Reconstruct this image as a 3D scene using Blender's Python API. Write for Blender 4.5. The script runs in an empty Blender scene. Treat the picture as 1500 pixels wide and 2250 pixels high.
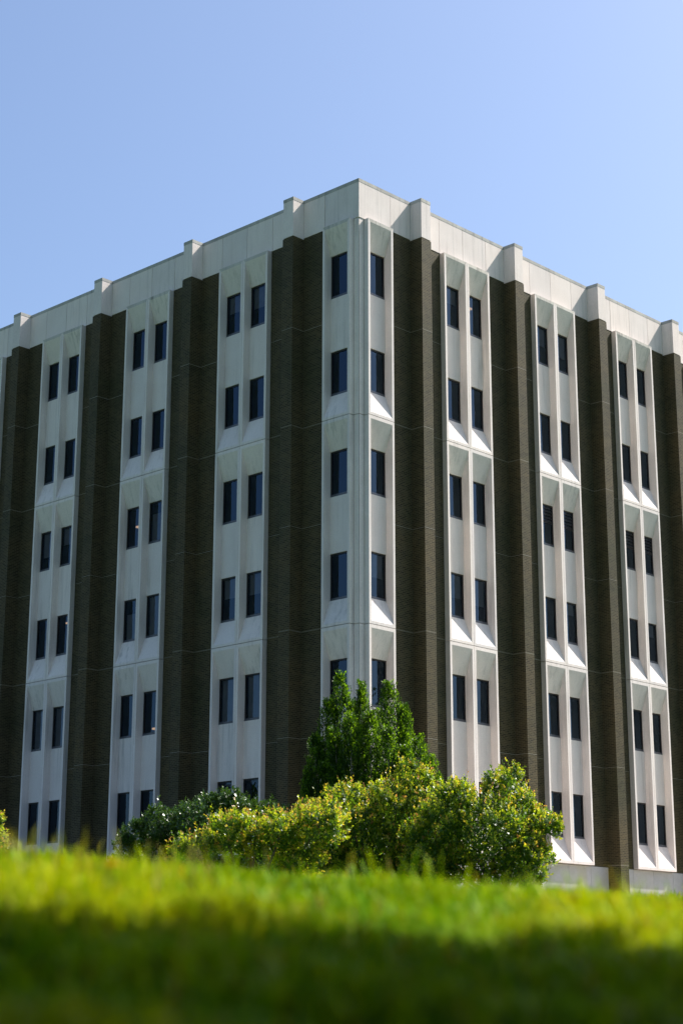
import bpy, math
import numpy as np
from mathutils import Vector, Matrix

S = bpy.context.scene
COL = S.collection
rng = np.random.default_rng(7)

# ------------------------------------------------------------------ camera
# building axes: the corner is the Z axis, the sunlit front runs along +X (faces -Y),
# the shaded front runs along +Y (faces -X); z = 0 is the ground at the corner
CAM = np.array([-42.8355, -39.8814, -2.734])
YAW, PITCH, ROLL = math.radians(45 - 1.4373), math.radians(15.1989), math.radians(0.084)
Fv = Vector((math.cos(YAW)*math.cos(PITCH), math.sin(YAW)*math.cos(PITCH), math.sin(PITCH)))
Rv = Vector((math.sin(YAW), -math.cos(YAW), 0.0))
Uv = Rv.cross(Fv)
R2 = Rv*math.cos(ROLL) + Uv*math.sin(ROLL)
U2 = Uv*math.cos(ROLL) - Rv*math.sin(ROLL)
cd = bpy.data.cameras.new('camera')
cam = bpy.data.objects.new('camera', cd)
COL.objects.link(cam)
cam.matrix_world = Matrix(((R2.x, U2.x, -Fv.x, CAM[0]), (R2.y, U2.y, -Fv.y, CAM[1]), (R2.z, U2.z, -Fv.z, CAM[2]), (0, 0, 0, 1)))
cd.sensor_fit = 'VERTICAL'
cd.sensor_height = 36.0
cd.sensor_width = 24.0
cd.lens = 3804.02/2250*36
cd.clip_start = 0.05
cd.clip_end = 4000
cd.dof.use_dof = True
cd.dof.focus_distance = 56.0
cd.dof.aperture_fstop = 3.0
S.camera = cam

# ------------------------------------------------------------------ light
SUN = Vector((2.75, -1.0, 1.245*2.75)).normalized()      # towards the sun
elev = math.asin(SUN.z)
azim = math.atan2(SUN.x, SUN.y)
W = bpy.data.worlds.new('World')
S.world = W
W.use_nodes = True
wn = W.node_tree
bg = wn.nodes['Background']
sky = wn.nodes.new('ShaderNodeTexSky')
sky.sky_type = 'NISHITA'
sky.sun_disc = False
sky.sun_elevation = elev
sky.sun_rotation = azim
sky.altitude = 100
sky.air_density = 1.0
sky.dust_density = 2.8
sky.ozone_density = 4.4
wn.links.new(sky.outputs[0], bg.inputs[0])
bg.inputs[1].default_value = 0.095
sl = bpy.data.lights.new('sun', 'SUN')
sl.energy = 4.1
sl.angle = math.radians(0.53)
sl.color = (1.0, 0.955, 0.88)
so = bpy.data.objects.new('sun', sl)
COL.objects.link(so)
so.location = (60, -30, 80)
so.rotation_euler = SUN.to_track_quat('Z', 'Y').to_euler()
S.view_settings.view_transform = 'Standard'
S.view_settings.look = 'None'
S.view_settings.gamma = 1.0
S.view_settings.use_curve_mapping = False
S.view_settings.exposure = 1.1
S.cycles.use_denoising = True
S.cycles.max_bounces = 8
S.cycles.transparent_max_bounces = 8

# ------------------------------------------------------------------ materials
def new_mat(name):
    m = bpy.data.materials.new(name)
    m.use_nodes = True
    nt = m.node_tree
    return m, nt, nt.nodes['Principled BSDF'], nt.nodes['Material Output']

def node(nt, typ, **kw):
    n = nt.nodes.new(typ)
    for k, v in kw.items():
        setattr(n, k, v)
    return n

def ramp(nt, fac, stops):
    r = node(nt, 'ShaderNodeValToRGB')
    cr = r.color_ramp
    while len(cr.elements) > 1:
        cr.elements.remove(cr.elements[-1])
    for i, (p, c) in enumerate(stops):
        e = cr.elements[0] if i == 0 else cr.elements.new(p)
        e.position = p
        e.color = (*c, 1) if len(c) == 3 else c
    nt.links.new(fac, r.inputs[0])
    return r.outputs[0]

def noise(nt, vec, scale, detail=4, rough=0.55, stretch=None):
    if stretch is not None:
        mp = node(nt, 'ShaderNodeMapping')
        mp.inputs['Scale'].default_value = stretch
        nt.links.new(vec, mp.inputs[0])
        vec = mp.outputs[0]
    n = node(nt, 'ShaderNodeTexNoise')
    n.inputs['Scale'].default_value = scale
    n.inputs['Detail'].default_value = detail
    n.inputs['Roughness'].default_value = rough
    nt.links.new(vec, n.inputs['Vector'])
    return n.outputs[0]

def mixc(nt, a, b, fac, mode='MIX'):
    m = node(nt, 'ShaderNodeMix', data_type='RGBA', blend_type=mode)
    for k, s in ((6, a), (7, b), (0, fac)):
        if hasattr(s, 'default_value') or hasattr(s, 'links'):
            nt.links.new(s, m.inputs[k])
        else:
            m.inputs[k].default_value = s if k == 0 else (*s, 1)
    return m.outputs[2]

def concrete(name, c0, c1, stain=0.5, dirt=(0.20, 0.19, 0.17)):
    m, nt, b, out = new_mat(name)
    g = node(nt, 'ShaderNodeNewGeometry').outputs['Position']
    col = ramp(nt, noise(nt, g, 0.9, 6, 0.6), [(0.3, c0), (0.7, c1)])
    fine = ramp(nt, noise(nt, g, 26, 3), [(0.3, (0.9, 0.9, 0.9)), (0.7, (1.05, 1.05, 1.05))])
    col = mixc(nt, col, fine, 1.0, 'MULTIPLY')
    st = noise(nt, g, 1.0, 5, 0.65, (5.5, 5.5, 0.32))
    f = ramp(nt, st, [(0.50, (0, 0, 0)), (0.74, (stain, stain, stain))])
    patch = ramp(nt, noise(nt, g, 0.35, 3), [(0.4, (0.1, 0.1, 0.1)), (0.65, (1, 1, 1))])
    f = mixc(nt, f, patch, 1.0, 'MULTIPLY')
    col = mixc(nt, col, dirt, f)
    oi = node(nt, 'ShaderNodeObjectInfo').outputs['Random']
    col = mixc(nt, col, ramp(nt, oi, [(0.0, (0.91, 0.92, 0.93)), (1.0, (1.03, 1.02, 1.0))]), 1.0, 'MULTIPLY')
    nt.links.new(col, b.inputs['Base Color'])
    b.inputs['Roughness'].default_value = 0.82
    b.inputs['Specular IOR Level'].default_value = 0.25
    bp = node(nt, 'ShaderNodeBump')
    bp.inputs['Strength'].default_value = 0.25
    bp.inputs['Distance'].default_value = 0.006
    nt.links.new(noise(nt, g, 45, 4), bp.inputs['Height'])
    nt.links.new(bp.outputs[0], b.inputs['Normal'])
    return m

M_CONC = concrete('precast_concrete', (0.77, 0.68, 0.63), (0.83, 0.75, 0.70), 0.55)
M_FASC = concrete('fascia_concrete', (0.75, 0.655, 0.605), (0.82, 0.73, 0.68), 0.42)
M_COPE = concrete('weathered_coping', (0.36, 0.34, 0.31), (0.55, 0.53, 0.49), 0.9, (0.10, 0.095, 0.085))
M_RIM = concrete('weathered_rim', (0.50, 0.46, 0.41), (0.68, 0.63, 0.57), 0.95, (0.14, 0.13, 0.11))
M_BASE = concrete('base_concrete', (0.44, 0.43, 0.41), (0.52, 0.51, 0.49), 0.4)

def brick_mat():
    m, nt, b, out = new_mat('dark_brown_brick')
    uv = node(nt, 'ShaderNodeUVMap').outputs[0]
    g = node(nt, 'ShaderNodeNewGeometry').outputs['Position']
    bt = node(nt, 'ShaderNodeTexBrick')
    bt.offset = 0.5
    nt.links.new(uv, bt.inputs['Vector'])
    bt.inputs['Scale'].default_value = 1.0
    bt.inputs['Brick Width'].default_value = 0.205
    bt.inputs['Row Height'].default_value = 0.066
    bt.inputs['Mortar Size'].default_value = 0.0085
    bt.inputs['Mortar Smooth'].default_value = 0.1
    bt.inputs['Bias'].default_value = -0.1
    bt.inputs['Color1'].default_value = (0.030, 0.0245, 0.011, 1)
    bt.inputs['Color2'].default_value = (0.072, 0.058, 0.027, 1)
    bt.inputs['Mortar'].default_value = (0.118, 0.098, 0.056, 1)
    tone = ramp(nt, noise(nt, g, 0.45, 4, 0.6), [(0.30, (0.72, 0.82, 0.74)), (0.50, (1, 1, 1)), (0.72, (1.22, 1.10, 0.95))])
    col = mixc(nt, bt.outputs[0], tone, 1.0, 'MULTIPLY')
    nt.links.new(col, b.inputs['Base Color'])
    b.inputs['Roughness'].default_value = 0.7
    b.inputs['Specular IOR Level'].default_value = 0.18
    bp = node(nt, 'ShaderNodeBump', invert=True)
    bp.inputs['Strength'].default_value = 0.5
    bp.inputs['Distance'].default_value = 0.008
    nt.links.new(bt.outputs[1], bp.inputs['Height'])
    nt.links.new(bp.outputs[0], b.inputs['Normal'])
    return m
M_BRICK = brick_mat()

def plain(name, col, rough=0.6, spec=0.4, metal=0.0, var=0.12, scale=3.0):
    m, nt, b, out = new_mat(name)
    g = node(nt, 'ShaderNodeNewGeometry').outputs['Position']
    lo = tuple(c*(1-var) for c in col)
    hi = tuple(min(1, c*(1+var)) for c in col)
    nt.links.new(ramp(nt, noise(nt, g, scale, 4), [(0.3, lo), (0.7, hi)]), b.inputs['Base Color'])
    b.inputs['Roughness'].default_value = rough
    b.inputs['Specular IOR Level'].default_value = spec
    b.inputs['Metallic'].default_value = metal
    return m
M_JOINT = plain('pale_sealant', (0.24, 0.22, 0.17), 0.8)
M_FRAME = plain('bronze_frame', (0.016, 0.014, 0.013), 0.45)
M_SILL = plain('dark_metal_sill', (0.05, 0.055, 0.07), 0.35, 0.6)
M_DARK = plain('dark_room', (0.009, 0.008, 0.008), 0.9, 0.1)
M_BLIND = plain('roller_blind', (0.62, 0.59, 0.55), 0.85)
M_ROOF = plain('roof_gravel', (0.30, 0.29, 0.27), 0.95)
M_BARK = plain('grey_bark', (0.24, 0.21, 0.17), 0.9, 0.2, 0, 0.35, 9)
M_BARKD = plain('brown_bark', (0.12, 0.09, 0.065), 0.9, 0.2, 0, 0.35, 9)

def lamp_mat():
    m, nt, b, out = new_mat('lit_ceiling_lamp')
    b.inputs['Base Color'].default_value = (0.8, 0.6, 0.4, 1)
    b.inputs['Emission Color'].default_value = (1.0, 0.62, 0.30, 1)
    b.inputs['Emission Strength'].default_value = 0.55
    return m
M_LAMP = lamp_mat()

def glass_mat():
    m, nt, b, out = new_mat('tinted_window_glass')
    nt.nodes.remove(b)
    tr = node(nt, 'ShaderNodeBsdfTransparent')
    tr.inputs[0].default_value = (0.40, 0.40, 0.43, 1)
    gl = node(nt, 'ShaderNodeBsdfGlossy')
    gl.inputs[0].default_value = (0.50, 0.74, 1.0, 1)
    gl.inputs['Roughness'].default_value = 0.012
    fr = node(nt, 'ShaderNodeFresnel')
    fr.inputs[0].default_value = 1.6
    mul = node(nt, 'ShaderNodeMath', operation='MULTIPLY', use_clamp=True)
    mul.inputs[1].default_value = 0.98
    nt.links.new(fr.outputs[0], mul.inputs[0])
    g = node(nt, 'ShaderNodeNewGeometry').outputs['Position']
    bp = node(nt, 'ShaderNodeBump')
    bp.inputs['Strength'].default_value = 0.04
    bp.inputs['Distance'].default_value = 0.01
    nt.links.new(noise(nt, g, 1.2, 2), bp.inputs['Height'])
    nt.links.new(bp.outputs[0], gl.inputs['Normal'])
    mx = node(nt, 'ShaderNodeMixShader')
    nt.links.new(mul.outputs[0], mx.inputs[0])
    nt.links.new(tr.outputs[0], mx.inputs[1])
    nt.links.new(gl.outputs[0], mx.inputs[2])
    nt.links.new(mx.outputs[0], out.inputs[0])
    return m
M_GLASS = glass_mat()

def leaf_mat(name, col, trans, rough=0.4, tw=0.5, var=0.3, spec=0.5):
    m, nt, b, out = new_mat(name)
    g = node(nt, 'ShaderNodeNewGeometry').outputs['Position']
    n = noise(nt, g, 7.0, 2)
    lo = tuple(c*(1-var) for c in col)
    hi = tuple(c*(1+var) for c in col)
    nt.links.new(ramp(nt, n, [(0.3, lo), (0.7, hi)]), b.inputs['Base Color'])
    b.inputs['Roughness'].default_value = rough
    b.inputs['Specular IOR Level'].default_value = spec
    t = node(nt, 'ShaderNodeBsdfTranslucent')
    t.inputs[0].default_value = (*trans, 1)
    mx = node(nt, 'ShaderNodeMixShader')
    mx.inputs[0].default_value = tw
    nt.links.new(b.outputs[0], mx.inputs[1])
    nt.links.new(t.outputs[0], mx.inputs[2])
    nt.links.new(mx.outputs[0], out.inputs[0])
    return m
L_GREEN = leaf_mat('fresh_green_leaf', (0.055, 0.125, 0.010), (0.15, 0.28, 0.012), 0.40)
L_GOLD = leaf_mat('golden_young_leaf', (0.52, 0.40, 0.05), (0.72, 0.54, 0.04), 0.42)
L_ORANGE = leaf_mat('orange_young_leaf', (0.55, 0.29, 0.07), (0.62, 0.31, 0.06), 0.42)
L_LIME = leaf_mat('lime_leaf', (0.24, 0.31, 0.016), (0.50, 0.58, 0.015), 0.4)
L_DARK = leaf_mat('glossy_dark_leaf', (0.040, 0.092, 0.012), (0.09, 0.19, 0.012), 0.33, 0.22, 0.3, 0.6)
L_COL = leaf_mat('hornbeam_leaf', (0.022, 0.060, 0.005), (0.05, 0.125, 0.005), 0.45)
L_COLB = leaf_mat('hornbeam_sunlit_leaf', (0.10, 0.215, 0.008), (0.24, 0.42, 0.008), 0.45)  # brighter copy of the leaf, paints sunlight on the outer and upper foliage
L_FAR = leaf_mat('far_tree_leaf', (0.05, 0.085, 0.02), (0.08, 0.13, 0.02), 0.5)

def grass_mat():
    m, nt, b, out = new_mat('grass_blade')
    a = node(nt, 'ShaderNodeAttribute', attribute_name='tint').outputs['Color']
    nt.links.new(a, b.inputs['Base Color'])
    b.inputs['Roughness'].default_value = 0.45
    b.inputs['Specular IOR Level'].default_value = 0.04
    t = node(nt, 'ShaderNodeBsdfTranslucent')
    nt.links.new(mixc(nt, a, (1.8, 1.6, 0.3), 1.0, 'MULTIPLY'), t.inputs[0])
    mx = node(nt, 'ShaderNodeMixShader')
    mx.inputs[0].default_value = 0.2
    nt.links.new(b.outputs[0], mx.inputs[1])
    nt.links.new(t.outputs[0], mx.inputs[2])
    nt.links.new(mx.outputs[0], out.inputs[0])
    return m
M_GRASS = grass_mat()

def lawn_mat():
    m, nt, b, out = new_mat('lawn_soil_and_grass')
    g = node(nt, 'ShaderNodeNewGeometry').outputs['Position']
    c = ramp(nt, noise(nt, g, 1.6, 7, 0.7), [(0.3, (0.025, 0.045, 0.010)), (0.5, (0.045, 0.085, 0.014)), (0.72, (0.085, 0.12, 0.022))])
    nt.links.new(c, b.inputs['Base Color'])
    b.inputs['Roughness'].default_value = 0.95
    b.inputs['Specular IOR Level'].default_value = 0.1
    return m
M_LAWN = lawn_mat()
M_PETAL = plain('yellow_petal', (0.75, 0.52, 0.02), 0.6)

# ------------------------------------------------------------------ mesh helpers
class MB:
    def __init__(self):
        self.v, self.f, self.m = [], [], []
    def face(self, pts, mi=0):
        n = len(self.v)
        self.v += [tuple(p) for p in pts]
        self.f.append(tuple(range(n, n+len(pts))))
        self.m.append(mi)
    def box(self, x0, x1, y0, y1, z0, z1, mi=0):
        n = len(self.v)
        self.v += [(x0, y0, z0), (x1, y0, z0), (x1, y1, z0), (x0, y1, z0), (x0, y0, z1), (x1, y0, z1), (x1, y1, z1), (x0, y1, z1)]
        for q in ((3, 2, 1, 0), (4, 5, 6, 7), (0, 1, 5, 4), (1, 2, 6, 5), (2, 3, 7, 6), (3, 0, 4, 7)):
            self.f.append(tuple(n+i for i in q))
            self.m.append(mi)
    def prism(self, poly, z0, z1, mi=0):
        n = len(poly)
        self.face([(x, y, z0) for x, y in poly], mi)
        self.face([(x, y, z1) for x, y in poly][::-1], mi)
        for k in range(n):
            (ax, ay), (bx, by) = poly[k], poly[(k+1) % n]
            self.face([(ax, ay, z0), (ax, ay, z1), (bx, by, z1), (bx, by, z0)], mi)
    def tube(self, pts, radii, seg=7, mi=0):
        rings = []
        for i, p in enumerate(pts):
            p = Vector(p)
            a = Vector(pts[max(0, i-1)])
            b = Vector(pts[min(len(pts)-1, i+1)])
            d = (b-a).normalized()
            x = d.orthogonal().normalized()
            y = d.cross(x)
            n = len(self.v)
            for k in range(seg):
                t = 2*math.pi*k/seg
                self.v.append(tuple(p + (x*math.cos(t) + y*math.sin(t))*radii[i]))
            rings.append(n)
        for a, b in zip(rings, rings[1:]):
            for k in range(seg):
                self.f.append((a+k, a+(k+1) % seg, b+(k+1) % seg, b+k))
                self.m.append(mi)
    def mesh(self, name, mats, uv=False, bevel=0):
        me = bpy.data.meshes.new(name)
        me.from_pydata(self.v, [], self.f)
        for m in mats:
            me.materials.append(m)
        me.polygons.foreach_set('material_index', self.m)
        if uv:
            ul = me.uv_layers.new(name='UVMap')
            for p in me.polygons:
                n = p.normal
                for li in p.loop_indices:
                    c = me.vertices[me.loops[li].vertex_index].co
                    if abs(n.x) > 0.7:
                        w = (c.y, c.z)
                    elif abs(n.y) > 0.7:
                        w = (c.x, c.z)
                    else:
                        w = (c.x, c.y)
                    ul.data[li].uv = w
        me.update()
        return me

def link(name, me, parent=None, loc=(0, 0, 0), rz=0.0):
    o = bpy.data.objects.new(name, me)
    COL.objects.link(o)
    o.parent = parent
    o.location = loc
    o.rotation_euler = (0, 0, rz)
    return o

def tag(o, label=None, cat=None, group=None, kind=None):
    for k, v in (('label', label), ('category', cat), ('group', group), ('kind', kind)):
        if v:
            o[k] = v
    return o

# ------------------------------------------------------------------ terrain
Fh = np.array([math.cos(YAW), math.sin(YAW)])
Rh = np.array([math.sin(YAW), -math.cos(YAW)])
def site(u, l, z=0.0):
    """u metres ahead of and l metres right of the spot on the lawn, z above eye height there"""
    return (CAM[0]+u*Fh[0]+l*Rh[0], CAM[1]+u*Fh[1]+l*Rh[1], CAM[2]+z)
def sstep(x):
    x = np.clip(x, 0, 1)
    return x*x*(3-2*x)
def ground(u, l):
    """height of the lawn above the eye point: a near knoll, then an even rise to the building"""
    u = np.asarray(u, float)
    l = np.asarray(l, float)
    z = 0.047*np.clip(u, -30, 58)
    z = z - 0.010*np.exp(-((u-4)/5)**2) - 0.225*np.exp(-(np.clip(u, -2, 99)/2.25)**2)
    tilt = -0.074*np.clip(l, -3, 3)*np.clip(u/4.0, 0, 1)*(1-sstep((u-7)/10))
    bump = 0.012*np.sin(l*2.3+0.6)*np.sin(u*1.7+0.4)*(1-sstep((u-8)/8))
    return z + tilt + bump

us = np.concatenate([np.linspace(-500, -12, 12), np.linspace(-10, 12, 90), np.linspace(13, 62, 40), np.linspace(75, 900, 16)])
ls = np.concatenate([np.linspace(-700, -50, 12), np.linspace(-45, -6, 20), np.linspace(-5, 5, 60), np.linspace(6, 45, 20), np.linspace(50, 700, 12)])
uu, ll = np.meshgrid(us, ls, indexing='ij')
zz = ground(uu, ll)
vv = [site(a, b, c) for a, b, c in zip(uu.ravel(), ll.ravel(), zz.ravel())]
nl = len(ls)
ff = [(i*nl+j, i*nl+j+1, (i+1)*nl+j+1, (i+1)*nl+j) for i in range(len(us)-1) for j in range(nl-1)]
me = bpy.data.meshes.new('lawn')
me.from_pydata(vv, [], [f[::-1] for f in ff])
me.materials.append(M_LAWN)
me.polygons.foreach_set('use_smooth', [True]*len(me.polygons))
me.update()
tag(link('lawn', me), kind='structure')

# unseen paved strip added round the building to bounce warm light onto it
def apron(y0, y1, n=14):
    b = MB()
    xs = np.linspace(-5, 34, n*3)
    for a, c in zip(xs, xs[1:]):
        ys = np.linspace(y0, y1, 6)
        for d, e in zip(ys, ys[1:]):
            q = []
            for (x, y) in ((a, d), (c, d), (c, e), (a, e)):
                for_u = (x-CAM[0])*Fh[0]+(y-CAM[1])*Fh[1]
                for_l = (x-CAM[0])*Rh[0]+(y-CAM[1])*Rh[1]
                q.append((x, y, CAM[2]+float(ground(for_u, for_l))+0.03))
            b.face(q)
    return b
M_BOUNCE_PAVE = concrete('bounce_paving', (0.36, 0.32, 0.28), (0.46, 0.42, 0.37), 0.4)
b_ = apron(-5.0, -0.05)
tag(link('bounce_pavement', b_.mesh('bounce_pavement', [M_BOUNCE_PAVE])), kind='structure')
b_ = apron(-0.04, 34.0)
b_.f = [f for f in b_.f if all(b_.v[i][0] < -0.04 for i in f)]
b_.m = b_.m[:len(b_.f)]
tag(link('bounce_pavement', b_.mesh('bounce_pavement', [M_BOUNCE_PAVE])), kind='structure')

# ------------------------------------------------------------------ office building
ZO = 21.67                       # lifts the measured heights onto the ground
H = 3.8                          # storey
C0, P, HW, D = 3.1149, 5.6963, 0.2612, 0.562
W2, PR, RC = 1.3763, 0.20, 0.32  # panel width, how far it stands out, depth of its recess
ZT, ZB, ZP = 4.2925+ZO, 2.745+ZO, 2.745+ZO
A1, A2, WH = 1.10, 4.888, 1.70
NB = 5
ZBOT = -1.4
building = bpy.data.objects.new('office_building', None)
COL.objects.link(building)
building.empty_display_size = 2
tag(building, 'six-storey dark brown brick office block with pale concrete window panels and parapet', 'building')

def put(name, me, face, s, o, z, parent=building):
    if face == 'R':
        return link(name, me, parent, (s, -o, z), math.pi)
    return link(name, me, parent, (-o, s, z), math.pi/2)

# -- two-storey precast panel with a recessed bay, local y is outwards, top at z = 0
def panel_mesh(top=False):
    b = MB()
    w, h, g, rim = W2/2, 2*H-0.022, 0.0, 0.105
    w -= 0.007
    iw = w-rim
    zt, zb = -0.125, -(h-0.10)
    y0, y1, y2, y3 = -0.30, PR-RC-0.09, PR-RC, PR
    o = [(-w, 0), (w, 0), (w, -h), (-w, -h)]
    i = [(-iw, zt), (iw, zt), (iw, zb), (-iw, zb)]
    for k in range(4):
        a, c = o[k], o[(k+1) % 4]
        d, e = i[k], i[(k+1) % 4]
        b.face([(a[0], y3, a[1]), (d[0], y3, d[1]), (e[0], y3, e[1]), (c[0], y3, c[1])], 1 if k == 0 and top else 0)
        b.face([(a[0], y3, a[1]), (c[0], y3, c[1]), (c[0], y0, c[1]), (a[0], y0, a[1])], 1 if k == 0 and top else 0)
    zs = -A1, -(A1+WH), -A2, -(A2+WH)
    # slopes above and below
    b.face([(-iw, y3, zt), (-iw, y2, zs[0]), (iw, y2, zs[0]), (iw, y3, zt)])
    b.face([(-iw, y2, zs[3]), (-iw, y3, zb), (iw, y3, zb), (iw, y2, zs[3])])
    # jambs
    b.face([(iw, y3, zt), (iw, y2, zs[0]), (iw, y2, zs[3]), (iw, y3, zb)])
    b.face([(-iw, y3, zb), (-iw, y2, zs[3]), (-iw, y2, zs[0]), (-iw, y3, zt)])
    # spandrel between the two windows
    b.face([(-iw, y2, zs[1]), (-iw, y2, zs[2]), (iw, y2, zs[2]), (iw, y2, zs[1])])
    # deeper window pockets
    for t, u in ((zs[0], zs[1]), (zs[2], zs[3])):
        c = [(-iw, t), (iw, t), (iw, u), (-iw, u)]
        for k in range(4):
            a, d = c[k], c[(k+1) % 4]
            b.face([(a[0], y2, a[1]), (d[0], y2, d[1]), (d[0], y1, d[1]), (a[0], y1, a[1])])
    me = b.mesh('window_panel', [M_CONC, M_RIM])
    return me
ME_PANEL = panel_mesh()
ME_PANEL_TOP = panel_mesh(True)
IW = W2/2-0.007-0.105

# -- window: dark frame, sill bar, pane; blind, louvre or lamp where one shows
def frame_mesh():
    b = MB()
    w, h, t = IW-0.001, WH/2-0.001, 0.055
    b.box(-w, -w+t, -0.05, 0.02, -h, h)
    b.box(w-t, w, -0.05, 0.02, -h, h)
    b.box(-w+t, w-t, -0.05, 0.02, h-t, h)
    b.box(-w+t, w-t, -0.05, 0.02, -h, -h+0.05)
    b.box(-w+t, w-t, 0.021, 0.06, -h+0.002, -h+0.085, 1)
    return b.mesh('window', [M_FRAME, M_SILL])
ME_FRAME = frame_mesh()
def pane_mesh():
    b = MB()
    w, h = IW-0.05, WH/2-0.05
    b.face([(w, -0.012, -h), (-w, -0.012, -h), (-w, -0.012, h), (w, -0.012, h)])
    return b.mesh('pane', [M_GLASS])
ME_PANE = pane_mesh()
def blind_mesh(f0, f1):
    b = MB()
    w, h = IW-0.06, WH/2-0.05
    b.box(-w, w, -0.110, -0.106, h-2*h*f1, h-2*h*f0)
    b.box(-w, w, -0.118, -0.098, h-2*h*f1-0.03, h-2*h*f1-0.001)
    return b.mesh('blind', [M_BLIND])
def louvre_mesh(f):
    b = MB()
    w, h = IW-0.056, WH/2-0.056
    n = max(4, int(round(f*11)))
    step = 2*h*f/n
    for k in range(n):
        z = h-step*(k+0.5)
        b.face([(-w, 0.015, z-step*0.42), (w, 0.015, z-step*0.42), (w, -0.045, z+step*0.5), (-w, -0.045, z+step*0.5)])
        b.face([(-w, 0.015, z-step*0.42), (w, 0.015, z-step*0.42), (w, 0.015, z-step*0.22), (-w, 0.015, z-step*0.22)])
    b.box(-w, w, -0.05, 0.016, h-2*h*f-0.04, h-2*h*f-0.001)
    return b.mesh('louvre', [M_FRAME])
def lamp_mesh(x, z):
    b = MB()
    b.box(x-0.26, x+0.26, -0.26, -0.13, z, z+0.07)
    return b.mesh('ceiling_light', [M_LAMP])
blinds = {}
# (face, bay, column, row): bay -1 is the corner; column 0 is nearer the corner
BL = {('R', -1, 0, 4): (0, .5), ('R', 0, 0, 4): (0, .52), ('R', 0, 1, 4): (0, .58), ('R', 1, 0, 1): (0, .45), ('R', 1, 1, 1): (0, .55),
      ('R', 0, 0, 1): (0, .35), ('R', 2, 1, 4): (0, .3), ('R', 1, 1, 4): (0, .25),
      ('L', 0, 0, 4): (0, .46), ('L', 0, 1, 4): (0, .44), ('L', 0, 0, 5): (0, .97), ('L', 0, 1, 5): (0, .97), ('L', 1, 0, 3): (.25, .97),
      ('L', 1, 0, 4): (0, .97), ('L', 1, 1, 4): (.32, .97), ('L', 2, 1, 3): (0, .62), ('L', 2, 0, 3): (0, .42), ('L', 2, 1, 5): (0, .97),
      ('L', 2, 0, 5): (0, .97), ('L', 0, 0, 1): (0, .5), ('L', 0, 1, 1): (0, .4), ('L', 3, 0, 3): (0, .4), ('R', 3, 0, 2): (0, .5)}
LV = {('R', 1, 0, 3): .42, ('R', 1, 1, 3): .42, ('R', 2, 0, 3): .42, ('R', 2, 1, 3): .42, ('L', 0, 1, 6): .97}
LT = {('R', 0, 1, 1): (0.05, 0.38), ('L', 1, 1, 3): (-0.05, 0.05), ('L', 1, 0, 5): (-0.05, -0.62), ('L', 2, 0, 4): (-0.05, 0.5)}
lv_cache = {}
def window(face, s, z, key):
    o = put('window', ME_FRAME, face, s, PR-RC-0.062, z)
    pn = link('pane', ME_PANE, o)
    pn.rotation_euler = (rng.uniform(-0.006, 0.006), 0, rng.uniform(-0.006, 0.006))
    if key in LV:
        f = LV[key]
        if f not in lv_cache:
            lv_cache[f] = louvre_mesh(f)
        link('louvre', lv_cache[f], o)
    if key in BL:
        f = BL[key]
        if f not in blinds:
            blinds[f] = blind_mesh(*f)
        link('blind', blinds[f], o)
    if key in LT:
        link('ceiling_light', lamp_mesh(*LT[key]), o)

def column(face, s, bay, colm):
    for k in range(3):
        z = ZP-2*H*k
        put('window_panel', ME_PANEL_TOP if k == 0 else ME_PANEL, face, s, 0, z-0.011)
        for r, a in ((0, A1), (1, A2)):
            window(face, s, z-0.011-a-WH/2, (face, bay, colm, 2*k+r+1))

brick_cache = {}
def brick_strip(face, s0, s1):
    key = (round(s1-s0, 4), face, round(s0, 3))
    b = MB()
    sg = -1 if face == 'R' else 1
    xa, xb = sorted((sg*s0, sg*s1))
    zb = ZP-6*H
    b.box(xa, xb, -0.28, -0.015, zb, ZB-0.004)
    for k in range(1, 6):
        z = 2.8+ZO-H*k
        b.box(xa+0.002, xb-0.002, -0.017, -0.0125, z-0.008, z+0.008, 1)
    me = b.mesh('brick_wall', [M_BRICK, M_JOINT], uv=True)
    put('brick_wall', me, face, 0, 0, 0)

def pilaster(face, c):
    b = MB()
    sg = -1 if face == 'R' else 1
    hw, d = HW+0.012, D+0.012
    xa, xb = sorted((sg*(c-hw), sg*(c+hw)))
    b.box(xa, xb, -0.28, d, ZBOT, 2.66+ZO)
    b.box(xa+0.03, xb-0.03, -0.28, d-0.03, 2.66+ZO, 2.70+ZO)
    for k in range(1, 7):
        z = 2.8+ZO-H*k
        b.box(xa-0.0025, xb+0.0025, -0.02, d+0.0025, z-0.008, z+0.008, 1)
    me = b.mesh('pilaster', [M_BRICK, M_JOINT], uv=True)
    p = put('pilaster', me, face, 0, 0, 0)
    b = MB()
    xc = sg*c
    b.box(xc-HW, xc+HW, -0.25, D, 2.70+ZO, ZT-0.135)
    cp = link('cap', b.mesh('cap', [M_FASC]), p)
    b = MB()
    b.box(xc-HW-0.006, xc+HW+0.006, -0.25, D+0.006, ZT-0.131, ZT)
    link('coping', b.mesh('coping', [M_COPE]), p)

def mitre(sg, a, e, y1, y0):
    q = [(sg*a, y1), (sg*e, y1), (sg*e, y0), (sg*(a+y1-y0), y0)]
    return q if sg > 0 else q[::-1]

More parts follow.
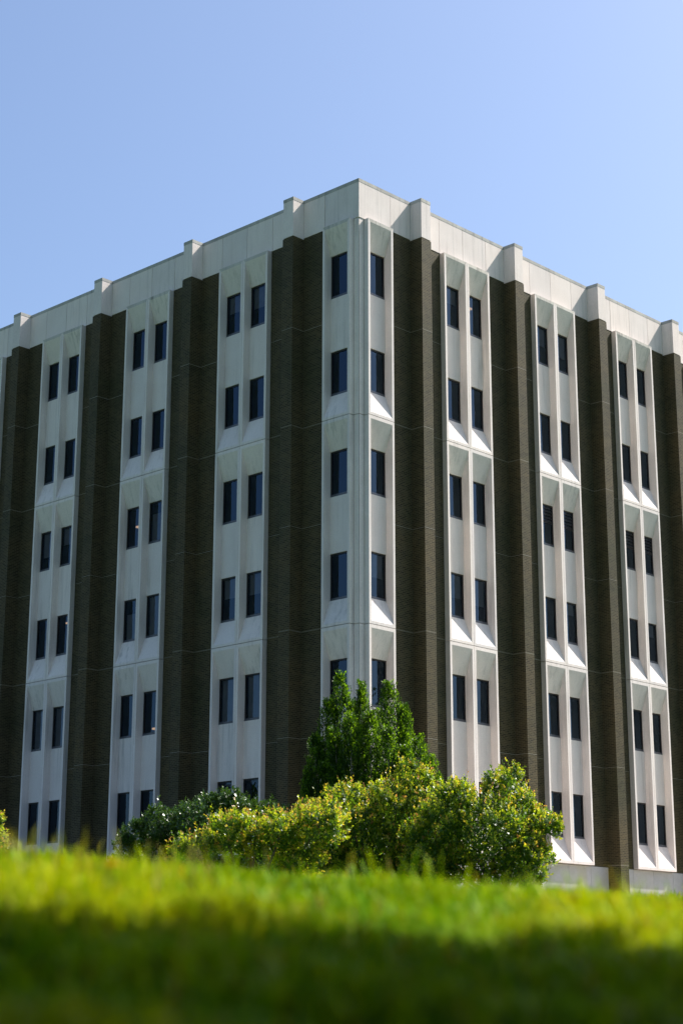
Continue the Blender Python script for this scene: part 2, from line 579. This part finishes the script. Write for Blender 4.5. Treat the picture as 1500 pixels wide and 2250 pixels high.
def fascia(face, s0, s1, corner=False):
    b = MB()
    sg = -1 if face == 'R' else 1
    g = 0.009
    a, e = s0+(0.003 if corner else g), s1-g
    if corner:
        b.prism(mitre(sg, a, e, 0.0, -0.25), ZB, ZT-0.135)
    else:
        xa, xb = sorted((sg*a, sg*e))
        b.box(xa, xb, -0.25, 0.0, ZB, ZT-0.135)
    f = put('fascia_panel', b.mesh('fascia_panel', [M_FASC]), face, 0, 0, 0)
    b = MB()
    if corner:
        b.prism(mitre(sg, -0.004, s1-0.004, 0.006, -0.27), ZT-0.131, ZT)
    else:
        xa, xb = sorted((sg*s0, sg*(s1-0.004)))
        b.box(xa, xb, -0.27, 0.006, ZT-0.131, ZT)
    link('coping', b.mesh('coping', [M_COPE]), f)

def base_panel(face, s0, s1):
    b = MB()
    sg = -1 if face == 'R' else 1
    xa, xb = sorted((sg*(s0+0.008), sg*(s1-0.008)))
    b.box(xa, xb, -0.28, -0.02, ZBOT, ZP-6*H-0.012)
    put('base_panel', b.mesh('base_panel', [M_BASE]), face, 0, 0, 0)

JW = 1.4259
for face in 'RL':
    # corner bay
    column(face, 0.28+W2/2, -1, 0)
    sg = -1 if face == 'R' else 1
    for k in range(3):
        b = MB()
        b.prism(mitre(sg, 0.029, 0.272, -0.02, -0.22), 0.011-2*H, -0.011)
        put('corner_panel', b.mesh('corner_panel', [M_CONC]), face, 0, 0, ZP-2*H*k)
    fascia(face, 0.0, 1.7364, True)
    fascia(face, 1.7364, C0-HW)
    brick_strip(face, 0.28+W2+0.005, C0-HW)
    base_panel(face, 0.02 if face == 'R' else 0.3, 1.7364)
    base_panel(face, 1.7364, C0-HW)
    for k in range(NB):
        c = C0+k*P
        m = c+P/2
        pilaster(face, c)
        st = [c+HW, m-JW, m, m+JW, c+P-HW]
        for a, e in zip(st, st[1:]):
            fascia(face, a, e)
            base_panel(face, a, e)
        brick_strip(face, c+HW, m-W2-0.005)
        brick_strip(face, m+W2+0.005, c+P-HW)
        column(face, m-W2/2, k, 0)
        column(face, m+W2/2, k, 1)
    pilaster(face, C0+NB*P)

END = C0+NB*P+HW
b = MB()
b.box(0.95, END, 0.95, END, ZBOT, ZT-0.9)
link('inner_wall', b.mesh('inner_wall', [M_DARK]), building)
b = MB()
b.box(0.26, END, 0.26, END, ZT-0.88, ZT-0.7)
link('roof', b.mesh('roof', [M_ROOF]), building)
b = MB()
b.box(END+0.01, END+0.3, 0.0, END+0.3, ZBOT, ZT-0.01)
b.box(0.0, END, END+0.01, END+0.3, ZBOT, ZT-0.01)
link('end_wall', b.mesh('end_wall', [M_BRICK], uv=True), building)
# floor slabs behind the panels keep the rooms apart
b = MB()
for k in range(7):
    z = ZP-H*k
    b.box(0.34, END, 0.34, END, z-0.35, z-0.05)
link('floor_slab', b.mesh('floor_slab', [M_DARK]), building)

# ------------------------------------------------------------------ leaves
def unit(a):
    return a/np.maximum(np.linalg.norm(a, axis=1, keepdims=True), 1e-9)

def leaf_mesh(name, pos, tdir, nrm, size, midx, mats, wide=0.34):
    """every leaf a small folded blade"""
    n = len(pos)
    t = unit(tdir)
    b = unit(np.cross(t, nrm))
    k = np.cross(b, t)
    s = size[:, None]
    V = np.empty((n, 4, 3))
    V[:, 0] = pos
    V[:, 1] = pos + t*s*0.48 + b*s*wide + k*s*0.10
    V[:, 2] = pos + t*s
    V[:, 3] = pos + t*s*0.48 - b*s*wide + k*s*0.10
    me = bpy.data.meshes.new(name)
    me.vertices.add(4*n)
    me.vertices.foreach_set('co', V.ravel())
    me.loops.add(4*n)
    me.loops.foreach_set('vertex_index', np.arange(4*n, dtype=np.int32))
    me.polygons.add(n)
    me.polygons.foreach_set('loop_start', np.arange(0, 4*n, 4, dtype=np.int32))
    me.polygons.foreach_set('material_index', midx.astype(np.int32))
    for m in mats:
        me.materials.append(m)
    me.update(calc_edges=True)
    return me

def rand_dirs(n):
    return unit(rng.normal(size=(n, 3)))

def shrub(name, u0, lumps, label, cat, mats, probs_tip, group=None, dens=36, leaf=0.074, nleaf=16, shoot=0.36, bark=M_BARKD, seedu=0.0, flat=0.8):
    """lumps: (l, z, r) in metres right of / above the eye point, spread a little in depth"""
    root = bpy.data.objects.new(name, None)
    COL.objects.link(root)
    ls_ = np.array([a[0] for a in lumps])
    lc = float(ls_.mean())
    gz = float(ground(u0, lc))
    root.location = site(u0, lc, gz)
    root.empty_display_size = 0.3
    tag(root, label, cat, group)
    base = np.array(site(u0, lc, gz))
    cs, rs = [], []
    for (l, z, r) in lumps:
        r = r*(0.80 if r > 0.5 else 0.95)
        du = rng.uniform(-0.5, 0.5)*max(0.3, 1.0-r*0.5)
        cs.append(np.array(site(u0+du, l, z))-base)
        rs.append(r)
        if r > 0.45:      # the crown goes on behind
            cs.append(np.array(site(u0+du+r*0.8+0.3, l+rng.uniform(-.3, .3), z-0.15*r))-base)
            rs.append(r*0.95)
    span = np.array([[a[0]-a[2]*0.75, a[0]+a[2]*0.75] for a in lumps if a[2] > min(0.5, max(q[2] for q in lumps))-1e-6])
    for l in np.arange(span[:, 0].min()+0.3, span[:, 1].max()-0.35, 0.55):
        rr_ = rng.uniform(0.42, 0.6)
        cs.append(np.array(site(u0+rng.uniform(-0.3, 0.5), l, gz+rr_*0.9+0.15))-base)
        rs.append(rr_)
    for k in range(len(cs)):
        r = rs[k]
        if r < 0.3:
            continue
        for d in rand_dirs(9):
            d = d*np.array([1, 1, 0.8])+np.array([0, 0, 0.25])
            q = rng.uniform(0.2, 0.42)*min(r, 0.7)
            cs.append(cs[k]+d*r*rng.uniform(0.8, 1.12))
            rs.append(q)
    cs, rs = np.array(cs), np.array(rs)
    P_, T_, N_, S_, I_ = [], [], [], [], []
    for ci, (c, r) in enumerate(zip(cs, rs)):
        n = int(4*math.pi*r*r*dens)+8
        d = rand_dirs(n)
        d = d[d[:, 2] > -0.75]
        rr = r*rng.uniform(0.80, 1.03, (len(d), 1))
        p = c+d*rr*np.array([1, 1, flat*1.1])
        keep = np.ones(len(p), bool)
        for cj, (c2, r2) in enumerate(zip(cs, rs)):
            if cj != ci:
                keep &= np.linalg.norm(p-c2, axis=1) > r2*0.8
        keep &= p[:, 2] > 0.03
        p, d = p[keep], d[keep]
        n = len(p)
        if n == 0:
            continue
        sd = unit(d*0.75+np.array([0, 0, 0.85])+rng.normal(size=(n, 3))*0.28)
        L = shoot*rng.uniform(0.5, 1.3, n)*min(1.0, 0.55+r)*np.where((rng.random(n) < 0.10) & (d[:, 2] > 0.3), 1.9, 1.0)
        tipk = rng.choice(len(probs_tip), n, p=probs_tip)
        for j in range(nleaf):
            f = (j+0.5)/nleaf
            q = p+sd*(L*(f-0.45))[:, None]
            rd = rand_dirs(n)
            side = unit(rd-sd*(rd*sd).sum(1, keepdims=True))
            spread = 1.15-0.75*f
            t = unit(side*spread+sd*(0.25+0.75*f)+np.array([0, 0, -0.15]))
            P_.append(q+side*0.01)
            T_.append(t)
            N_.append(unit(sd+d*0.6+rand_dirs(n)*0.35))
            S_.append(leaf*rng.uniform(0.7, 1.25, n)*(1.0-0.35*max(0, f-0.6)/0.4))
            I_.append(np.where(f > 0.66+0.26*rng.random(n), tipk, np.where((f > 0.45) & (tipk > 0), 1, 0)))
        # inner leaves, sparse
        ni = int(4.2*r*r*r*dens*9)
        q = c+rand_dirs(ni)*(r*rng.uniform(0.3, 0.85, (ni, 1)))
        P_.append(q); T_.append(rand_dirs(ni)); N_.append(rand_dirs(ni)); S_.append(leaf*rng.uniform(.8, 1.2, ni)); I_.append(np.zeros(ni))
    me = leaf_mesh('crown', np.concatenate(P_), np.concatenate(T_), np.concatenate(N_), np.concatenate(S_), np.concatenate(I_), mats)
    link('crown', me, root)
    b = MB()
    for k, (c, r) in enumerate(zip(cs, rs)):
        if r < 0.33:
            continue
        a = np.array([rng.uniform(-.12, .12), rng.uniform(-.12, .12), -0.05])
        mid = (a+c)/2+np.array([0, 0, -0.12*np.linalg.norm(c-a)])
        b.tube([a, a*0.5+mid*0.5, mid, c, c+np.array([0, 0, r*0.6])], [0.055, 0.048, 0.036, 0.018, 0.006], 6)
    link('trunk', b.mesh('trunk', [bark]), root)
    return root

GOLD = [L_GREEN, L_LIME, L_GOLD, L_ORANGE]
PG = [0.14, 0.34, 0.38, 0.14]
GRP = 'golden-tipped shrubs before the building'
shrub('golden_shrub', 40, [(3.37,3.29,1.19), (3.81,4.27,0.54), (3.89,4.61,0.25), (4.60,3.40,0.36), (4.08,3.58,0.70), (3.93,2.88,0.81), (4.86,3.50,0.16), (2.44,3.54,0.81), (2.66,4.06,0.35), (2.82,4.27,0.23), (2.18,3.08,0.83), (4.70,2.73,0.20)],
      'tallest and rightmost golden-tipped shrub, its peak against a brick pilaster', 'shrub', GOLD, [.24, .38, .29, .09], GRP)
shrub('golden_shrub', 42, [(1.31,3.88,0.93), (1.70,4.64,0.53), (0.44,3.72,0.87), (-0.11,3.67,0.72), (0.16,4.15,0.42), (-0.66,3.83,0.33), (2.02,4.15,0.60), (0.76,3.02,1.03), (-0.43,3.02,0.81), (-0.95,3.45,0.52), (2.5,3.7,0.7), (2.75,4.1,0.4)],
      'broad golden-tipped shrub directly below the tall upright green tree', 'shrub', GOLD, PG, GRP)
shrub('golden_shrub', 38, [(-2.46,3.08,0.49), (-1.87,3.03,0.49), (-1.28,3.08,0.45), (-2.90,2.81,0.31), (-1.43,3.42,0.22), (-0.84,2.88,0.54), (-2.67,3.36,0.16), (-0.45,3.25,0.5), (-3.3,2.7,0.35)],
      'low golden-tipped shrub in front of the glossy dark green shrub', 'shrub', GOLD, [.12, .32, .40, .16], GRP)
shrub('golden_shrub', 38, [(-7.62,3.00,0.30), (-7.48,2.75,0.28), (-8.15,3.05,0.70), (-7.38,3.36,0.12)],
      'golden-tipped shrub cut off by the left edge of the picture', 'shrub', GOLD, [.15, .3, .4, .15], GRP)
shrub('evergreen_shrub', 48, [(-3.86,4.09,0.97), (-4.98,4.01,0.70), (-2.75,4.38,0.65), (-1.87,4.25,0.57), (-5.60,3.72,0.52), (-5.97,3.64,0.27), (-3.24,4.31,0.69)],
      'rounded glossy dark green shrub left of the upright tree', 'shrub', [L_DARK, L_DARK, L_DARK, L_GREEN], [.5, .3, .12, .08], None, 34, 0.095, 14, 0.3)

# upright hornbeam-like tree of many narrow plumes
def upright_tree():
    u0 = 50.0
    tops = [(-0.02,8.86,0.47), (0.60,8.66,0.32), (-0.37,8.03,0.45), (1.40,8.60,0.50), (1.83,7.96,0.37), (-0.76,6.97,0.39), (0.82,7.63,0.45), (2.24,6.94,0.39), (2.62,6.38,0.34), (-0.96,5.92,0.29), (2.85,5.79,0.26), (1.32,7.10,0.42), (0.26,7.50,0.45), (-0.20,7.10,0.45), (1.84,6.57,0.42)]
    du = [0, .3, -.2, 0, .2, -.1, -.7, -.3, .1, 0, .2, -1.0, -.9, -.6, -.8]
    back = [(0.4, 8.2, .45, 1.0), (1.2, 7.9, .45, 1.1), (-0.3, 7.2, .4, 1.0), (1.9, 7.2, .4, 1.0)]
    items = [(*t, d) for t, d in zip(tops, du)] + back
    root = bpy.data.objects.new('upright_tree', None)
    COL.objects.link(root)
    gz = float(ground(u0, 0.9))
    base = np.array(site(u0, 0.9, gz))
    root.location = base
    root.empty_display_size = 0.3
    tag(root, 'tall upright bright green tree of narrow plumes at the building corner', 'tree')
    P_, T_, N_, S_, I_ = [], [], [], [], []
    b = MB()
    for (l, z, R, d) in items:
        top = np.array(site(u0+d, l, z))-base
        foot = np.array(site(u0+d*0.25, 0.9+(l-0.9)*0.92, gz))-base
        hgt = top[2]
        def axis(f):
            return foot+(top-foot)*np.stack([f**0.8, f**0.8, f], -1)
        n = int(760*hgt/6)
        f0 = rng.uniform(0.10, 0.97, n)
        ang = rng.uniform(0, 2*math.pi, n)
        prof = R*0.86*np.minimum(1, (1-f0)*3.8+0.10)**0.75*np.minimum(1.0, 0.8+0.4*f0)
        rad = prof*rng.uniform(0.25, 1.0, n)**0.7
        o = np.stack([np.cos(ang), np.sin(ang), np.zeros(n)], -1)
        p = axis(f0)+o*rad[:, None]
        sd = unit(o*0.30+np.array([0, 0, 1.0])+rng.normal(size=(n, 3))*0.16)
        L = rng.uniform(0.22, 0.40, n)*np.where(f0 > 0.9, 0.7, 1.0)
        bright = (rng.random(n) < 0.05+0.75*f0) & (rad > prof*0.62)  # bright leaves kept outside and mostly high, imitating light on a dark interior
        for j in range(15):
            f = (j+0.5)/15
            q = p+sd*(L*(f-0.5))[:, None]
            rd = rand_dirs(n)
            side = unit(rd-sd*(rd*sd).sum(1, keepdims=True))
            P_.append(q+side*0.02)
            T_.append(unit(side*(1.0-0.6*f)+sd*0.9))
            N_.append(unit(side+o*0.6+rand_dirs(n)*0.5))
            S_.append(0.062*rng.uniform(0.7, 1.25, n))
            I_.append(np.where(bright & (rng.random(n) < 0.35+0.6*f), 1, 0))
        ff_ = np.linspace(0, 0.93, 9)
        pts = axis(ff_)+rng.normal(size=(9, 3))*0.03
        b.tube([tuple(p_) for p_ in pts], list(np.linspace(0.055, 0.008, 9)), 6)
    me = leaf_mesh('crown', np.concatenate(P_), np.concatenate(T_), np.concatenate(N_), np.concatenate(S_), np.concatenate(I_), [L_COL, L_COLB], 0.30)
    link('crown', me, root)
    link('trunk', b.mesh('trunk', [M_BARK]), root)
upright_tree()

SUN_F = float(SUN.x*Fh[0]+SUN.y*Fh[1])/SUN.z     # how far ahead / right one metre of height throws no shadow
SUN_R = float(SUN.x*Rh[0]+SUN.y*Rh[1])/SUN.z
# broadleaf trees: unseen ones added to shade the near grass, others mirrored in the panes
def broad_tree(u, l, h, r, label, group=None, leafs=0.3, nl_=7000, low=0.35, wide=False, crown=None):
    root = bpy.data.objects.new('broadleaf_tree', None)
    COL.objects.link(root)
    gz = float(ground(min(u, 58), l))
    root.location = site(u, l, gz)
    tag(root, label, 'tree', group)
    cz = h*(low+1)/2
    lumps = [(np.array([0, 0, cz]), r*0.8)]
    if wide:
        for k in range(30):
            a, q = k*2.4, math.sqrt((k+0.5)/30)*(r-1.3)
            lumps.append((np.array([math.cos(a)*q, math.sin(a)*q, h*low+1.3+(h*(1-low)-2.6)*((k*0.37) % 1)]), 1.45))
        lumps = lumps[1:]
    if crown:
        here = np.array(site(u, l, gz))
        lumps = [(np.array(site(a, c, d))-here, e) for a, c, d, e in crown]
    for k in range(0 if wide or crown else 11):
        a = k*2.4
        rr = r*rng.uniform(.38, .55)
        lumps.append((np.array([math.cos(a)*r*0.6, math.sin(a)*r*0.6, h*low+rr+(h*(1-low)-2*rr)*((k*0.37) % 1)]), rr))
    P_ = []
    for c, rr in lumps:
        n = int(nl_*rr*rr/sum(q[1]**2 for q in lumps))
        P_.append(c+rand_dirs(n)*rr*rng.uniform(0.35, 1.05, (n, 1))**0.6)
    p = np.concatenate(P_)
    n = len(p)
    link('crown', leaf_mesh('crown', p, rand_dirs(n), unit(rand_dirs(n)+np.array([0, 0, .7])), leafs*rng.uniform(.7, 1.3, n), np.zeros(n), [L_FAR], 0.38), root)
    b = MB()
    b.tube([(0, 0, -0.1), (0.02*h, 0, h*.2), (0, 0.01*h, h*.5), (0, 0, h*.8)], [h*.028, h*.022, h*.016, h*.006], 9)
    for c, rr in lumps[1:]:
        b.tube([(0, 0, h*.25), tuple(c*0.55+np.array([0, 0, h*.12])), tuple(c)], [h*.012, h*.008, h*.003], 6)
    link('trunk', b.mesh('trunk', [M_BARKD]), root)
over = []  # unseen crown, laid out backwards from the shadow wanted on the near grass
for i in range(7):
    for j in range(7):
        us_, ls_ = -4.45+i*0.95, -3.2+j*1.05
        z_ = 3.0+3.2*((i*0.37+j*0.61) % 1.0)
        over.append((us_+SUN_F*z_+rng.uniform(-.15, .15), ls_+SUN_R*z_, z_, rng.uniform(0.95, 1.15)))
broad_tree(0.2, 4.6, 7.4, 5.0, 'unseen broad leafy tree added right of the lawn to shade the nearest grass', None, 0.26, 34000, 0.25, False, over)
broad_tree(-2.5, -6.2, 8.5, 5.0, 'unseen leafy tree added just left of the view to block sky light', None, 0.34, 13000, 0.2, True)  # this and the next two added to keep sky light off the grass
broad_tree(-10, 0.5, 9.0, 5.5, 'unseen leafy tree added behind the viewer to block sky light', None, 0.34, 13000, 0.15, True)
broad_tree(5, -7.2, 8.5, 5.0, 'unseen leafy tree added farther up the lawn, left of view, to block sky light', None, 0.34, 14000, 0.10, True)
GT = 'trees mirrored in the window panes'
broad_tree(58, 36, 14, 4.5, 'leafy tree mirrored in the lower panes of the sunlit front', GT)
broad_tree(49, 46, 11, 4.0, 'shorter leafy tree mirrored in the sunlit front, behind its taller neighbour', GT)
broad_tree(66, 44, 12, 4.0, 'leafy tree mirrored in the far panes of the sunlit front', GT)
broad_tree(61, -38, 8, 4.0, 'leafy tree mirrored in the bottom panes of the shaded front', GT)
broad_tree(52, -47, 9, 4.5, 'leafy tree mirrored in the leftmost bottom panes of the shaded front', GT)

# ------------------------------------------------------------------ grass in the foreground
def grass():
    U_, L_ = [], []
    for (a, b_, dens) in ((0.45, 1.1, 19000), (1.1, 2.2, 15000), (2.2, 3.6, 9000), (3.6, 6.0, 5000), (6.0, 9.0, 2000), (9.0, 16.0, 500)):
        n = int((b_-a)*(0.25*(a+b_)+2.6)*dens)
        u = rng.uniform(a, b_, n)
        l = rng.uniform(-1, 1, n)*(0.25*u+1.3)
        keep = (np.abs(l) < 0.25*u+0.25) | (rng.random(n) < 0.45)
        U_.append(u[keep])
        L_.append(l[keep])
    u = np.concatenate(U_)
    l = np.concatenate(L_)
    n = len(u)
    clump = 0.5+0.5*np.sin(u*5.1+1.3*np.sin(l*7.0))*np.sin(l*6.3+1.7*np.sin(u*4.1))
    ln = rng.uniform(0.034, 0.070, n)*(0.75+0.6*clump)
    tall = rng.random(n) < np.where(l < -0.07*u, 0.005, 0.0006)*(u > 2.9)
    ln = np.where(tall, rng.uniform(0.10, 0.155, n), ln)
    ln = ln*(1.0+0.12*np.clip((2.6-u)/1.2, 0, 1))
    ln = np.where((rng.random(n) < 0.04) & (u > 2.6), ln*rng.uniform(1.3, 1.7, n), ln)
    wd = rng.uniform(0.0018, 0.0036, n)*(1.0+1.2*np.clip((2.5-u)/1.2, 0, 1))
    az = rng.uniform(0, 2*math.pi, n)
    lean = rng.uniform(0.1, 1.1, n)*np.where(tall, 0.5, 1.0)
    z = ground(u, l)-0.004
    base = np.stack([CAM[0]+u*Fh[0]+l*Rh[0], CAM[1]+u*Fh[1]+l*Rh[1], CAM[2]+z], -1)
    dirh = np.stack([np.cos(az), np.sin(az), np.zeros(n)], -1)
    side = np.stack([-np.sin(az), np.cos(az), np.zeros(n)], -1)*wd[:, None]
    up = np.array([0, 0, 1.0])
    m1 = base+up*(ln*0.5)[:, None]+dirh*(ln*lean*0.22)[:, None]
    m2 = base+up*(ln*0.83)[:, None]+dirh*(ln*lean*0.55)[:, None]
    tip = base+up*(ln*(1.0-0.18*lean))[:, None]+dirh*(ln*lean*1.0)[:, None]
    V = np.stack([base-side, base+side, m1-side*0.9, m1+side*0.9, m2-side*0.6, m2+side*0.6, tip], 1)
    me = bpy.data.meshes.new('grass')
    me.vertices.add(7*n)
    me.vertices.foreach_set('co', V.ravel())
    k = np.arange(n)[:, None]*7
    loops = (k+np.array([0, 1, 3, 2, 2, 3, 5, 4, 4, 5, 6])).astype(np.int32)
    me.loops.add(11*n)
    me.loops.foreach_set('vertex_index', loops.ravel())
    me.polygons.add(3*n)
    st = (np.arange(n)[:, None]*11+np.array([0, 4, 8])).astype(np.int32)
    me.polygons.foreach_set('loop_start', st.ravel())
    me.update(calc_edges=True)
    t = rng.random((n, 1))
    c0, c1 = np.array([0.065, 0.22, 0.002]), np.array([0.42, 0.50, 0.004])
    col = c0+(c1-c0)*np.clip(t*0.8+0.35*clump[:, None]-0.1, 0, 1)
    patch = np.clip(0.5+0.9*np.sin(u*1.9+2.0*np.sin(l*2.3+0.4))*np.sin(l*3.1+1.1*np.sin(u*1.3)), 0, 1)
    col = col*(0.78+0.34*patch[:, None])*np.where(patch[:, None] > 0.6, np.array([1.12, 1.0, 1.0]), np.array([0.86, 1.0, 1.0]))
    dry = rng.random(n) < 0.04+0.07*patch
    col[tall] = np.array([0.26, 0.26, 0.07])
    col[dry] = np.array([0.30, 0.25, 0.06])
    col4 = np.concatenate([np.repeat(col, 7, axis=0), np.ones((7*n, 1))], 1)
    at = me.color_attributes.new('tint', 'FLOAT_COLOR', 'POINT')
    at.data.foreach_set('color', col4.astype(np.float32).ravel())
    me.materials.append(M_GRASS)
    tag(link('grass', me), 'bright blurred lawn grass across the foreground', 'grass', kind='stuff')
grass()

def dandelion(u, l, h):
    root = bpy.data.objects.new('dandelion', None)
    COL.objects.link(root)
    root.location = site(u, l, float(ground(u, l)))
    tag(root, 'single yellow dandelion blurred among the foreground grass', 'flower')
    b = MB()
    b.tube([(0, 0, -0.01), (0.004, 0, h*.5), (0, 0.003, h)], [0.0022, 0.002, 0.0018], 6)
    link('stem', b.mesh('stem', [L_LIME]), root)
    b = MB()
    for ring, (n, r, zz_) in enumerate(((22, .019, .004), (18, .014, .008), (12, .008, .011))):
        for k in range(n):
            a = 2*math.pi*(k+0.4*ring)/n
            ca, sa = math.cos(a), math.sin(a)
            w = 0.002
            b.face([(-sa*w*.5, ca*w*.5, h), (ca*r-sa*w, sa*r+ca*w, h+zz_), (ca*r*1.06, sa*r*1.06, h+zz_-.001), (ca*r+sa*w, sa*r-ca*w, h+zz_), (sa*w*.5, -ca*w*.5, h)])
    link('petals', b.mesh('petals', [M_PETAL]), root)
dandelion(2.9, -0.375, 0.075)
